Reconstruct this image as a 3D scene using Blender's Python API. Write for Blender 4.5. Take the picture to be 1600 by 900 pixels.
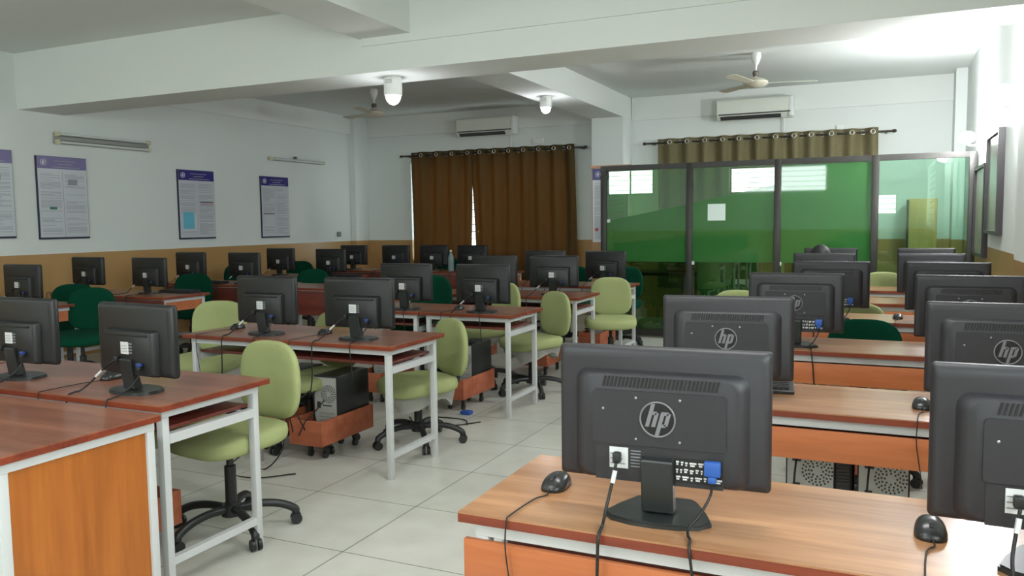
import bpy, bmesh, math, random
from mathutils import Vector, Matrix, Euler

for o in list(bpy.data.objects):
    bpy.data.objects.remove(o)
S = bpy.context.scene
C = S.collection
random.seed(4)
PI = math.pi

def srgb(r, g, b):
    f = lambda c: (c / 255) / 12.92 if c / 255 <= .04045 else (((c / 255) + .055) / 1.055) ** 2.4
    return (f(r), f(g), f(b), 1)

# ------------------------------------------------------------------ camera
cam = bpy.data.cameras.new('camera'); camo = bpy.data.objects.new('camera', cam); C.objects.link(camo)
S.camera = camo
cam.sensor_fit = 'HORIZONTAL'; cam.sensor_width = 36; cam.lens = 1269.4 / 1600 * 36
cam.clip_start = .05; cam.clip_end = 200
yaw, pit, rol = 0.43007, -0.08088, -0.01235
fwd = Vector((-math.sin(yaw) * math.cos(pit), math.cos(yaw) * math.cos(pit), math.sin(pit)))
rgt = Vector((math.cos(yaw), math.sin(yaw), 0)); upv = rgt.cross(fwd)
r2 = math.cos(rol) * rgt + math.sin(rol) * upv; u2 = -math.sin(rol) * rgt + math.cos(rol) * upv
M = Matrix((r2, u2, -fwd)).transposed().to_4x4(); M.translation = Vector((0, 0, 1.40))
camo.matrix_world = M

# ------------------------------------------------------------------ world, lights, exposure
W = bpy.data.worlds.new('world'); S.world = W; W.use_nodes = True
bg = W.node_tree.nodes['Background']; bg.inputs[0].default_value = srgb(240, 246, 255); bg.inputs[1].default_value = 2.6
S.view_settings.view_transform = 'Standard'; S.view_settings.look = 'None'
S.view_settings.exposure = 0.5; S.view_settings.gamma = 1; S.view_settings.use_curve_mapping = False

def area(name, loc, rot, sx, sy, power, col=(1, 1, 1)):
    l = bpy.data.lights.new(name, 'AREA'); l.shape = 'RECTANGLE'; l.size = sx; l.size_y = sy; l.energy = power; l.color = col
    o = bpy.data.objects.new(name, l); C.objects.link(o); o.location = loc; o.rotation_euler = rot
    return o
DAY = (.97, .98, 1)
# daylight just outside the windows behind the camera (facing +y, into the room)
area('daylight_rear_left', (-6.3, -2.72, 2.43), (PI / 2, 0, 0), 1.4, .75, 40, DAY)
area('daylight_rear_middle', (-2.5, -2.72, 2.4), (PI / 2, 0, 0), 2.5, .75, 80, DAY)
area('daylight_rear_right', (.03, -2.72, 1.72), (PI / 2, 0, 0), .5, .55, 10, DAY)
# added light through an assumed, unseen side window beside the camera
area('added_side_light', (1.15, 0.1, 1.85), (PI / 2, 0, PI / 2), 3.0, 1.3, 90, DAY)
# unseen fill panels added under the ceiling to brighten the floor (out of frame)
for _x, _y in ((-1.6, -.2), (-5.6, -.2), (-.4, 2.6)):
    area('ceiling_fill', (_x, _y, 3.12), (0, 0, 0), 1.2, .3, 26, (1, .99, .98))
# daylight outside the curtained windows of the far wall (facing -y)
area('daylight_far_left', (-5.64, 11.95, 1.65), (PI / 2, 0, PI), 2.8, 1.7, 20, (1, .97, .92))
area('daylight_far_right', (-1.5, 11.95, 1.65), (PI / 2, 0, PI), 2.8, 1.7, 15, (1, .97, .92))

# ------------------------------------------------------------------ materials
MAT = {}
def mat(name, col, rough=.5, metal=0, spec=.5, noise=None, emit=None, trans=None):
    m = bpy.data.materials.new(name); m.use_nodes = True; nt = m.node_tree; b = nt.nodes['Principled BSDF']
    b.inputs['Base Color'].default_value = col; b.inputs['Roughness'].default_value = rough
    b.inputs['Metallic'].default_value = metal; b.inputs['Specular IOR Level'].default_value = spec
    if emit: b.inputs['Emission Color'].default_value = col; b.inputs['Emission Strength'].default_value = emit
    if noise:
        sc, amt = noise
        tc = nt.nodes.new('ShaderNodeTexCoord'); n = nt.nodes.new('ShaderNodeTexNoise'); n.inputs['Scale'].default_value = sc
        n.inputs['Detail'].default_value = 4
        nt.links.new(tc.outputs['Object'], n.inputs['Vector'])
        mx = nt.nodes.new('ShaderNodeMix'); mx.data_type = 'RGBA'
        mx.inputs[6].default_value = tuple(c * (1 - amt) for c in col[:3]) + (1,)
        mx.inputs[7].default_value = tuple(min(1, c * (1 + amt)) for c in col[:3]) + (1,)
        nt.links.new(n.outputs['Fac'], mx.inputs[0]); nt.links.new(mx.outputs[2], b.inputs['Base Color'])
    MAT[name] = m
    return m

def wood(name, c1, c2, rough=.35, axis='x', coat=0.0, scale=1.0, spec=.5):
    m = bpy.data.materials.new(name); m.use_nodes = True; nt = m.node_tree; b = nt.nodes['Principled BSDF']
    tc = nt.nodes.new('ShaderNodeTexCoord'); mp = nt.nodes.new('ShaderNodeMapping')
    s = {'x': (.7, 9, 9), 'y': (9, .7, 9), 'z': (9, 9, .7)}[axis]
    mp.inputs['Scale'].default_value = tuple(v * scale for v in s)
    n = nt.nodes.new('ShaderNodeTexNoise'); n.inputs['Scale'].default_value = 1.6; n.inputs['Detail'].default_value = 8; n.inputs['Distortion'].default_value = .5
    n2 = nt.nodes.new('ShaderNodeTexNoise'); n2.inputs['Scale'].default_value = 9; n2.inputs['Detail'].default_value = 3
    ad = nt.nodes.new('ShaderNodeMath'); ad.operation = 'MULTIPLY_ADD'; ad.inputs[1].default_value = .35
    cr = nt.nodes.new('ShaderNodeValToRGB'); cr.color_ramp.elements[0].position = .42; cr.color_ramp.elements[1].position = .88
    cr.color_ramp.elements[0].color = c1; cr.color_ramp.elements[1].color = c2
    L = nt.links.new
    L(tc.outputs['Object'], mp.inputs[0]); L(mp.outputs[0], n.inputs['Vector']); L(mp.outputs[0], n2.inputs['Vector'])
    L(n2.outputs['Fac'], ad.inputs[0]); L(n.outputs['Fac'], ad.inputs[2]); L(ad.outputs[0], cr.inputs[0]); L(cr.outputs[0], b.inputs['Base Color'])
    b.inputs['Roughness'].default_value = rough; b.inputs['Coat Weight'].default_value = coat; b.inputs['Coat Roughness'].default_value = .15
    b.inputs['Specular IOR Level'].default_value = spec
    MAT[name] = m
    return m

# wall: two-tone paint, enamel dado below 1.12 m
def wall_mat():
    m = bpy.data.materials.new('painted_wall'); m.use_nodes = True; nt = m.node_tree; b = nt.nodes['Principled BSDF']; L = nt.links.new
    g = nt.nodes.new('ShaderNodeNewGeometry'); sp = nt.nodes.new('ShaderNodeSeparateXYZ'); L(g.outputs['Position'], sp.inputs[0])
    lt = nt.nodes.new('ShaderNodeMath'); lt.operation = 'LESS_THAN'; lt.inputs[1].default_value = 1.125; L(sp.outputs[2], lt.inputs[0])
    n = nt.nodes.new('ShaderNodeTexNoise'); n.inputs['Scale'].default_value = 1.3; n.inputs['Detail'].default_value = 5; L(g.outputs['Position'], n.inputs['Vector'])
    w = nt.nodes.new('ShaderNodeMix'); w.data_type = 'RGBA'; w.inputs[6].default_value = srgb(222, 227, 224); w.inputs[7].default_value = srgb(231, 236, 233); L(n.outputs['Fac'], w.inputs[0])
    t = nt.nodes.new('ShaderNodeMix'); t.data_type = 'RGBA'; t.inputs[6].default_value = srgb(170, 133, 84); t.inputs[7].default_value = srgb(188, 150, 98); L(n.outputs['Fac'], t.inputs[0])
    mx = nt.nodes.new('ShaderNodeMix'); mx.data_type = 'RGBA'; L(lt.outputs[0], mx.inputs[0]); L(w.outputs[2], mx.inputs[6]); L(t.outputs[2], mx.inputs[7]); L(mx.outputs[2], b.inputs['Base Color'])
    rg = nt.nodes.new('ShaderNodeMapRange'); rg.inputs[3].default_value = .8; rg.inputs[4].default_value = .32; L(lt.outputs[0], rg.inputs[0]); L(rg.outputs[0], b.inputs['Roughness'])
    MAT['wall'] = m
wall_mat()

def floor_mat():
    m = bpy.data.materials.new('floor_tiles'); m.use_nodes = True; nt = m.node_tree; b = nt.nodes['Principled BSDF']; L = nt.links.new
    g = nt.nodes.new('ShaderNodeNewGeometry'); mp = nt.nodes.new('ShaderNodeMapping'); mp.inputs['Location'].default_value = (2.083 + 6, .234 + 6 - .6, 0)
    L(g.outputs['Position'], mp.inputs[0])
    br = nt.nodes.new('ShaderNodeTexBrick'); br.offset = 0; br.inputs['Scale'].default_value = 1
    br.inputs['Brick Width'].default_value = .6; br.inputs['Row Height'].default_value = .6; br.inputs['Mortar Size'].default_value = .0028; br.inputs['Mortar Smooth'].default_value = .3
    br.inputs['Color1'].default_value = srgb(214, 213, 205); br.inputs['Color2'].default_value = srgb(208, 208, 199); br.inputs['Mortar'].default_value = srgb(96, 94, 86)
    L(mp.outputs[0], br.inputs['Vector'])
    n = nt.nodes.new('ShaderNodeTexNoise'); n.inputs['Scale'].default_value = 5; n.inputs['Detail'].default_value = 6; L(g.outputs['Position'], n.inputs['Vector'])
    cr = nt.nodes.new('ShaderNodeValToRGB'); cr.color_ramp.elements[0].position = .3; cr.color_ramp.elements[1].position = .7
    cr.color_ramp.elements[0].color = (.86, .86, .84, 1); cr.color_ramp.elements[1].color = (1, 1, 1, 1); L(n.outputs['Fac'], cr.inputs[0])
    mx = nt.nodes.new('ShaderNodeMix'); mx.data_type = 'RGBA'; mx.blend_type = 'MULTIPLY'; mx.inputs[0].default_value = 1
    L(br.outputs['Color'], mx.inputs[6]); L(cr.outputs[0], mx.inputs[7]); L(mx.outputs[2], b.inputs['Base Color'])
    b.inputs['Roughness'].default_value = .3; b.inputs['Specular IOR Level'].default_value = .35
    MAT['floor'] = m
floor_mat()

def glass_mat(name, tint, refl, rough=0.0):
    m = bpy.data.materials.new(name); m.use_nodes = True; nt = m.node_tree; nt.nodes.clear(); L = nt.links.new
    o = nt.nodes.new('ShaderNodeOutputMaterial'); t = nt.nodes.new('ShaderNodeBsdfTransparent'); t.inputs[0].default_value = tint
    g = nt.nodes.new('ShaderNodeBsdfGlossy'); g.inputs['Roughness'].default_value = rough; g.inputs[0].default_value = (.9, 1, .92, 1)
    x = nt.nodes.new('ShaderNodeMixShader'); x.inputs[0].default_value = refl
    L(t.outputs[0], x.inputs[1]); L(g.outputs[0], x.inputs[2]); L(x.outputs[0], o.inputs[0])
    MAT[name] = m
glass_mat('green_glass', (.46, .68, .44, 1), .10)
glass_mat('pale_green_glass', (.74, .92, .82, 1), .05)
glass_mat('window_glass', (.92, .97, .95, 1), .06)

def film_mat():
    m = bpy.data.materials.new('green_film'); m.use_nodes = True; nt = m.node_tree; nt.nodes.clear(); L = nt.links.new
    o = nt.nodes.new('ShaderNodeOutputMaterial'); t = nt.nodes.new('ShaderNodeBsdfTransparent'); t.inputs[0].default_value = (.16, .42, .18, 1)
    d = nt.nodes.new('ShaderNodeBsdfDiffuse'); d.inputs[0].default_value = srgb(58, 114, 58)
    x = nt.nodes.new('ShaderNodeMixShader'); x.inputs[0].default_value = .85
    L(t.outputs[0], x.inputs[1]); L(d.outputs[0], x.inputs[2])
    g = nt.nodes.new('ShaderNodeBsdfGlossy'); g.inputs['Roughness'].default_value = .03; y = nt.nodes.new('ShaderNodeMixShader'); y.inputs[0].default_value = .06
    L(x.outputs[0], y.inputs[1]); L(g.outputs[0], y.inputs[2]); L(y.outputs[0], o.inputs[0])
    MAT['green_film'] = m
film_mat()

def cloth_mat(name, col, tcol, mixf):
    m = bpy.data.materials.new(name); m.use_nodes = True; nt = m.node_tree; nt.nodes.clear(); L = nt.links.new
    o = nt.nodes.new('ShaderNodeOutputMaterial'); d = nt.nodes.new('ShaderNodeBsdfDiffuse'); t = nt.nodes.new('ShaderNodeBsdfTranslucent')
    tc = nt.nodes.new('ShaderNodeTexCoord'); n = nt.nodes.new('ShaderNodeTexNoise'); n.inputs['Scale'].default_value = 40
    mp = nt.nodes.new('ShaderNodeMapping'); mp.inputs['Scale'].default_value = (1, 1, .15); L(tc.outputs['Object'], mp.inputs[0]); L(mp.outputs[0], n.inputs['Vector'])
    mx = nt.nodes.new('ShaderNodeMix'); mx.data_type = 'RGBA'; mx.inputs[6].default_value = tuple(c * .8 for c in col[:3]) + (1,); mx.inputs[7].default_value = col
    L(n.outputs['Fac'], mx.inputs[0]); L(mx.outputs[2], d.inputs[0]); t.inputs[0].default_value = tcol
    x = nt.nodes.new('ShaderNodeMixShader'); x.inputs[0].default_value = mixf
    L(d.outputs[0], x.inputs[1]); L(t.outputs[0], x.inputs[2]); L(x.outputs[0], o.inputs[0])
    MAT[name] = m
cloth_mat('curtain_brown', srgb(92, 84, 60), srgb(170, 126, 70), .33)
cloth_mat('curtain_olive', srgb(138, 130, 100), srgb(150, 130, 80), .22)

mat('ceiling', srgb(222, 226, 223), .9)
mat('beam', srgb(230, 234, 230), .85)
wood('desk_top', srgb(112, 64, 46), srgb(156, 100, 76), .30, coat=.25)
wood('desk_top_warm', srgb(134, 88, 56), srgb(184, 136, 96), .30, coat=.3)
wood('desk_edge', srgb(96, 36, 20), srgb(140, 62, 36), .4)
wood('desk_panel', srgb(166, 90, 48), srgb(192, 112, 66), .45)
wood('side_panel_wood', srgb(146, 78, 22), srgb(176, 102, 36), .45, axis='z')
wood('tray_wood', srgb(84, 34, 26), srgb(116, 52, 40), .4)
wood('box_wood', srgb(146, 74, 46), srgb(180, 102, 70), .5)
wood('cupboard_wood', srgb(186, 150, 84), srgb(208, 172, 104), .5, axis='z')
mat('frame_paint', srgb(194, 196, 196), .4, spec=.4)
mat('monitor_black', srgb(25, 27, 28), .42, noise=(60, .15))
mat('monitor_grey', srgb(40, 39, 43), .5, noise=(60, .12))
mat('monitor_dark', srgb(20, 20, 22), .5)
mat('stand_black', srgb(36, 40, 40), .35)
mat('screen_black', srgb(8, 8, 10), .12)
mat('logo_grey', srgb(112, 112, 116), .4)
mat('sticker_white', srgb(205, 206, 206), .6)
mat('print_grey', srgb(120, 122, 124), .7)
mat('port_blue', srgb(40, 84, 160), .5)
mat('port_dark_blue', srgb(34, 60, 120), .5)
mat('badge_dark', srgb(12, 12, 14), .5)
mat('screw_metal', srgb(170, 170, 170), .3, metal=.8)
mat('cable_black', srgb(22, 22, 22), .5)
mat('mouse_black', srgb(40, 42, 42), .28)
mat('key_black', srgb(30, 30, 32), .5)
mat('light_fabric', srgb(160, 168, 118), .95, spec=.1, noise=(14, .05))
mat('green_fabric', srgb(8, 62, 44), .95, spec=.1, noise=(30, .12))
mat('plastic_black', srgb(34, 36, 37), .42)
mat('chrome', srgb(150, 150, 150), .3, metal=.9)
mat('white_cloth', srgb(200, 200, 192), .95, spec=.1)
mat('pc_black', srgb(24, 25, 26), .4)
mat('pc_steel', srgb(178, 180, 176), .45, metal=.2)
mat('poster_paper', srgb(205, 209, 216), .22, spec=.6)
mat('poster_blue', srgb(58, 52, 128), .25)
mat('poster_faded', srgb(116, 108, 156), .25)
mat('poster_edge', srgb(30, 30, 62), .4)
mat('poster_text', srgb(142, 146, 156), .4)
mat('poster_dark', srgb(60, 62, 70), .4)
mat('poster_cyan', srgb(105, 190, 214), .35)
mat('poster_green', srgb(52, 120, 100), .4)
mat('poster_red', srgb(190, 70, 60), .4)
mat('ac_white', srgb(226, 228, 218), .35)
mat('ac_dark', srgb(52, 52, 52), .6)
mat('partition_metal', srgb(54, 52, 49), .4, metal=.3)
mat('rod_dark', srgb(60, 52, 44), .4, metal=.4)
mat('ring_metal', srgb(215, 215, 210), .25, metal=.9)
mat('fan_cream', srgb(206, 200, 182), .4)
mat('fan_dark', srgb(96, 88, 80), .5)
mat('lamp_white', srgb(232, 234, 232), .4)
mat('bulb', (.92, .95, 1, 1), .5, emit=14)
mat('globe', (1, 1, 1, 1), .5, emit=40)
mat('tube_glass', srgb(214, 220, 216), .25)
mat('tube_cap', srgb(206, 200, 170), .5)
mat('fitting_grey', srgb(150, 152, 146), .5)
mat('board_green', srgb(150, 158, 142), .25)
mat('board_frame', srgb(52, 48, 50), .4)
mat('grille_paint', srgb(100, 96, 88), .5)
mat('window_frame', srgb(170, 172, 168), .4)
mat('paper', srgb(226, 240, 232), .8)
mat('bottle_plastic', srgb(120, 140, 140), .1)
mat('steel_cabinet', srgb(150, 172, 158), .5)
mat('hair', srgb(14, 12, 12), .6)
mat('skin', srgb(150, 104, 80), .6)
mat('shirt', srgb(70, 74, 90), .9)
mat('trousers', srgb(40, 40, 48), .9)
mat('blue_pad', srgb(40, 80, 160), .6)
mat('tan_wood', srgb(176, 130, 96), .6)
mat('plug_grey', srgb(130, 134, 128), .5)

# ------------------------------------------------------------------ mesh helpers
def link(name, bm, m, parent=None, loc=None, smooth=False):
    me = bpy.data.meshes.new(name); bm.normal_update(); bm.to_mesh(me); bm.free()
    if isinstance(m, str): m = MAT[m]
    me.materials.append(m)
    if smooth:
        for p in me.polygons: p.use_smooth = True
        if smooth == 'auto':
            me.set_sharp_from_angle(angle=math.radians(40))
    o = bpy.data.objects.new(name, me); C.objects.link(o)
    if parent: o.parent = parent
    if loc: o.location = loc
    return o

def bx(bm, x0, x1, y0, y1, z0, z1, bev=0, seg=2):
    vs = [bm.verts.new((x, y, z)) for x in (x0, x1) for y in (y0, y1) for z in (z0, z1)]
    fs = [(0, 1, 3, 2), (4, 6, 7, 5), (0, 4, 5, 1), (2, 3, 7, 6), (0, 2, 6, 4), (1, 5, 7, 3)]
    F = [bm.faces.new([vs[i] for i in f]) for f in fs]
    if bev:
        es = list({e for f in F for e in f.edges})
        bmesh.ops.bevel(bm, geom=es, offset=bev, segments=seg, affect='EDGES', profile=.5)
    return bm

def box(name, m, x0, x1, y0, y1, z0, z1, bev=0, parent=None, loc=None, seg=2):
    bm = bmesh.new(); bx(bm, x0, x1, y0, y1, z0, z1, bev, seg)
    return link(name, bm, m, parent, loc, 'auto' if bev else False)

def tube(bm, pts, r, n=8, cap=True):
    pts = [Vector(p) for p in pts]; rings = []
    rr = r if isinstance(r, (list, tuple)) else [r] * len(pts)
    t0 = (pts[1] - pts[0]).normalized(); ref = Vector((0, 0, 1)) if abs(t0.z) < .9 else Vector((1, 0, 0))
    u = t0.cross(ref).normalized()
    for i, p in enumerate(pts):
        a = pts[max(0, i - 1)]; b = pts[min(len(pts) - 1, i + 1)]; t = (b - a).normalized()
        u = (u - t * u.dot(t)).normalized(); v = t.cross(u)
        rings.append([bm.verts.new(p + rr[i] * (math.cos(2 * PI * k / n) * u + math.sin(2 * PI * k / n) * v)) for k in range(n)])
    for a, b in zip(rings, rings[1:]):
        for k in range(n): bm.faces.new((a[k], a[(k + 1) % n], b[(k + 1) % n], b[k]))
    if cap: bm.faces.new(rings[0][::-1]); bm.faces.new(rings[-1])
    return bm

def curve(pts, n=6):
    P = [Vector(p) for p in pts]; P = [P[0] * 2 - P[1]] + P + [P[-1] * 2 - P[-2]]; out = []
    for i in range(1, len(P) - 2):
        a, b, c, d = P[i - 1:i + 3]
        for k in range(n):
            t = k / n
            out.append(.5 * ((2 * b) + (c - a) * t + (2 * a - 5 * b + 4 * c - d) * t * t + (-a + 3 * b - 3 * c + d) * t ** 3))
    out.append(P[-2]); return out

def cable(name, pts, r=.003, m='cable_black', parent=None, n=6):
    bm = bmesh.new(); tube(bm, curve(pts), r, n); return link(name, bm, m, parent, smooth=True)

def lathe(bm, prof, n=24, cx=0, cy=0):
    rings = []
    for r, z in prof:
        rings.append([bm.verts.new((cx + r * math.cos(2 * PI * k / n), cy + r * math.sin(2 * PI * k / n), z)) for k in range(n)] if r > 1e-5 else [bm.verts.new((cx, cy, z))])
    for a, b in zip(rings, rings[1:]):
        for k in range(n):
            k2 = (k + 1) % n
            if len(a) == 1 and len(b) > 1: bm.faces.new((a[0], b[k2], b[k]))
            elif len(b) == 1 and len(a) > 1: bm.faces.new((a[k], a[k2], b[0]))
            elif len(a) > 1: bm.faces.new((a[k], a[k2], b[k2], b[k]))
    for rg, flip in ((rings[0], True), (rings[-1], False)):
        if len(rg) > 1: bm.faces.new(rg[::-1] if flip else rg)
    bmesh.ops.recalc_face_normals(bm, faces=bm.faces)
    return bm

def prism(bm, poly, axis, a, b):
    """poly 2-D outline extruded along axis between a and b."""
    def P(u, v, w): return {'x': (w, u, v), 'y': (u, w, v), 'z': (u, v, w)}[axis]
    A = [bm.verts.new(P(u, v, a)) for u, v in poly]; B = [bm.verts.new(P(u, v, b)) for u, v in poly]
    n = len(poly); bm.faces.new(A); bm.faces.new(B[::-1])
    for i in range(n): bm.faces.new((A[i], B[i], B[(i + 1) % n], A[(i + 1) % n]))
    bmesh.ops.recalc_face_normals(bm, faces=bm.faces)
    return bm

def superell(bm, a, b, c, e1=.5, e2=.6, nu=28, nv=14, warp=None, cen=(0, 0, 0)):
    sg = lambda x, p: math.copysign(abs(x) ** p, x)
    rows = []
    for j in range(nv + 1):
        ph = -PI / 2 + PI * j / nv; row = []
        for i in range(nu):
            th = 2 * PI * i / nu
            p = Vector((a * sg(math.cos(ph), e1) * sg(math.cos(th), e2), b * sg(math.cos(ph), e1) * sg(math.sin(th), e2), c * sg(math.sin(ph), e1)))
            if warp: p = warp(p)
            row.append(p + Vector(cen))
            if j in (0, nv): break
        rows.append([bm.verts.new(p) for p in row])
    for r0, r1 in zip(rows, rows[1:]):
        for i in range(nu):
            k = (i + 1) % nu
            if len(r0) == 1: bm.faces.new((r0[0], r1[k], r1[i]))
            elif len(r1) == 1: bm.faces.new((r0[i], r0[k], r1[0]))
            else: bm.faces.new((r0[i], r0[k], r1[k], r1[i]))
    bmesh.ops.recalc_face_normals(bm, faces=bm.faces)
    return bm

def rrect(w, h, r, n=5, cx=0, cy=0):
    out = []
    for sx, sy, a0 in ((1, 1, 0), (-1, 1, PI / 2), (-1, -1, PI), (1, -1, 1.5 * PI)):
        for k in range(n + 1):
            a = a0 + PI / 2 * k / n
            out.append((cx + sx * (w / 2 - r) + r * math.cos(a), cy + sy * (h / 2 - r) + r * math.sin(a)))
    return out

def thing(name, label, cat, loc=(0, 0, 0), rz=0, group=None):
    o = bpy.data.objects.new(name, None); C.objects.link(o); o.location = loc; o.rotation_euler = (0, 0, rz); o.empty_display_size = .1
    o['label'] = label; o['category'] = cat
    if group: o['group'] = group
    return o
def tag(o, label, cat, group=None):
    o['label'] = label; o['category'] = cat
    if group: o['group'] = group
    return o
def struct(o): o['kind'] = 'structure'; return o

def dup(root, loc, rz, label, group=None):
    r = root.copy(); C.objects.link(r); r.location = loc; r.rotation_euler = (0, 0, rz); r['label'] = label
    if group: r['group'] = group
    for ch in list(root.children):
        c = ch.copy(); C.objects.link(c); c.parent = r
        for g in list(ch.children):
            d = g.copy(); C.objects.link(d); d.parent = c
    return r
PROTO = {}
def place(key, builder, loc, rz, label, group=None):
    if key not in PROTO:
        o = builder(); PROTO[key] = o
        o.location = loc; o.rotation_euler = (0, 0, rz); o['label'] = label
        if group: o['group'] = group
        return o
    o = dup(PROTO[key], loc, rz, label, group)
    if not group and 'group' in o: del o['group']
    return o

# ------------------------------------------------------------------ room shell
XL, XR, YB, YF, ZC = -8.0, .85, 11.5, -2.5, 3.15
struct(box('floor', 'floor', XL - .2, XR + .2, YF - .2, YB + .2, -.1, 0))
struct(box('ceiling', 'ceiling', XL - .2, XR + .2, YF - .2, YB + .2, ZC, ZC + .12))
struct(box('wall_left', 'wall', XL - .2, XL, YF - .2, YB + .2, 0, ZC))

def wall_with_holes(name, axis, a, b, u0, u1, holes):
    """slab between a and b along axis; holes = (u0,u1,z0,z1)."""
    bm = bmesh.new()
    def add(p0, p1, z0, z1):
        if p1 - p0 < 1e-4 or z1 - z0 < 1e-4: return
        if axis == 'y': bx(bm, p0, p1, a, b, z0, z1)
        else: bx(bm, a, b, p0, p1, z0, z1)
    cur = u0
    for h0, h1, z0, z1 in sorted(holes):
        add(cur, h0, 0, ZC); add(h0, h1, 0, z0); add(h0, h1, z1, ZC); cur = h1
    add(cur, u1, 0, ZC)
    return struct(link(name, bm, 'wall'))
BW = [(-7.07, -4.215, .80, 2.38), (-2.9, -.1, .80, 2.38)]
wall_with_holes('wall_back', 'y', YB, YB + .2, XL, XR, BW)
RW = [(-6.96, -5.67, 2.1, 2.78), (-3.66, -1.31, 2.07, 2.73), (-.19, .26, 1.47, 1.97)]
wall_with_holes('wall_rear', 'y', YF - .2, YF, XL, XR, RW)
SW = [(-1.4, 1.6, 1.2, 2.5)]  # assumed opening, added for more light from the side
wall_with_holes('wall_right', 'x', XR, XR + .2, YF - .2, YB + .2, SW)

def window(n, axis, wall0, u0, u1, z0, z1, bars, mull):
    """frame, grille bars and pane inside a wall opening"""
    fr = bmesh.new(); gr = bmesh.new(); t = .035; m = wall0 + .08
    def b(bmx, p0, p1, q0, q1, za, zb):
        if axis == 'y': bx(bmx, p0, p1, q0, q1, za, zb)
        else: bx(bmx, q0, q1, p0, p1, za, zb)
    b(fr, u0, u1, m, m + .05, z0, z0 + t); b(fr, u0, u1, m, m + .05, z1 - t, z1)
    b(fr, u0, u0 + t, m, m + .05, z0 + t, z1 - t); b(fr, u1 - t, u1, m, m + .05, z0 + t, z1 - t)
    for k in range(1, mull): c = u0 + (u1 - u0) * k / mull; b(fr, c - .02, c + .02, m, m + .05, z0 + t, z1 - t)
    f = link('window_%d' % n, fr, 'window_frame'); struct(f)
    k = z0 + bars
    while k < z1 - .05:
        b(gr, u0 + .01, u1 - .01, wall0 + .035, wall0 + .05, k - .006, k + .006); k += bars
    link('grille', gr, 'grille_paint', f)
    pn = bmesh.new(); b(pn, u0 + t, u1 - t, m + .02, m + .026, z0 + t, z1 - t); link('pane', pn, 'window_glass', f)
window(1, 'y', YB, *BW[0], .115, 4); window(2, 'y', YB, *BW[1], .115, 4)
for i, h in enumerate(RW): window(3 + i, 'y', YF - .2, *h, .13, 2 if i < 2 else 1)
window(6, 'x', XR, *SW[0], .13, 3)  # frame and pane of the added, unseen side window

# beams, columns, plaster ledges
struct(box('trim_1', 'beam', XL, XR, 5.5, 6.02, 2.595, ZC))                 # cross beam
bm = bmesh.new(); bx(bm, -3.83, -3.35, YF, 5.5, 2.86, ZC); struct(link('trim_2', bm, 'beam'))
bm = bmesh.new(); bx(bm, -3.83, -3.35, 6.02, YB, 2.845, ZC); struct(link('trim_3', bm, 'beam'))
struct(box('trim_4', 'wall', -3.80, -3.34, 11.05, YB, 0, 2.845))             # column under the beam
struct(box('trim_5', 'wall', .75, XR, 5.5, 6.02, 0, 2.595))                  # right pilaster
struct(box('trim_6', 'wall', XL, XL + .1, 11.12, YB, 0, ZC))                 # corner pilaster
struct(box('trim_7', 'beam', XL, XL + .03, 6.02, 11.12, 2.86, ZC))           # ledge over the left wall
struct(box('trim_8', 'beam', -3.80, XR, 5.482, 5.5, 2.80, ZC))               # plaster band on the beam
struct(box('trim_9', 'wall', .73, XR, 11.1, YB, 0, ZC))                      # right corner pilaster
struct(box('trim_10', 'beam', -3.34, .73, YB - .03, YB, 2.83, ZC))
struct(box('trim_11', 'beam', XL + .1, -3.83, YB - .03, YB, 2.83, ZC))

# ------------------------------------------------------------------ curtains
def curtain(name, label, x0, x1, z0, z1, y, folds, amp, m, seed, right_open=0, left_open=0):
    rnd = random.Random(seed); root = thing(name, label, 'curtain', ((x0 + x1) / 2, y, z0))
    bm = bmesh.new(); nx, nz = folds * 14, 24; th = .004
    ph = [rnd.uniform(-.5, .5) for _ in range(folds + 3)]
    cx = (x0 + x1) / 2; grid = []
    for side in (0, 1):
        g = []
        for j in range(nz + 1):
            v = j / nz; row = []
            for i in range(nx + 1):
                u = i / nx; k = u * folds
                w = math.sin(2 * PI * k + ph[int(k)] * (1 - v) * .8)
                a = amp * (.55 + .45 * v)
                xx = x0 + (x1 - x0) * u + .02 * math.sin(7 * u + 3 * (1 - v))*(1 - v)
                xx -= right_open * (1 - v) * max(0, u - .6) / .4
                xx += left_open * (1 - v) * max(0, .4 - u) / .4
                yy = w * a + .012 * math.sin(13 * u + 4 * v) + side * th
                row.append(bm.verts.new((xx - cx, yy, v * (z1 - z0))))
            g.append(row)
        grid.append(g)
    for s, g in enumerate(grid):
        for j in range(nz):
            for i in range(nx):
                f = (g[j][i], g[j][i + 1], g[j + 1][i + 1], g[j + 1][i]); bm.faces.new(f if s == 0 else f[::-1])
    A, B = grid
    for j in range(nz):
        bm.faces.new((A[j][0], A[j + 1][0], B[j + 1][0], B[j][0])); bm.faces.new((A[j][nx], B[j][nx], B[j + 1][nx], A[j + 1][nx]))
    for i in range(nx):
        bm.faces.new((A[0][i], B[0][i], B[0][i + 1], A[0][i + 1])); bm.faces.new((A[nz][i], A[nz][i + 1], B[nz][i + 1], B[nz][i]))
    link('cloth_panel', bm, m, root, smooth=True)
    for k in range(folds * 2):
        u = (k + .5) / (folds * 2); xx = (x0 + (x1 - x0) * u) - cx
        bmr = bmesh.new(); yy = -(amp * .0) - .006
        for i in range(18):
            pass
        ring = [(xx + .026 * math.cos(2 * PI * i / 16), amp * math.sin(2 * PI * u * folds) - .012, (z1 - z0) - .055 + .026 * math.sin(2 * PI * i / 16)) for i in range(17)]
        tube(bmr, ring, .006, 6, cap=False); link('eyelet', bmr, 'ring_metal', root, smooth=True)
    return root
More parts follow.
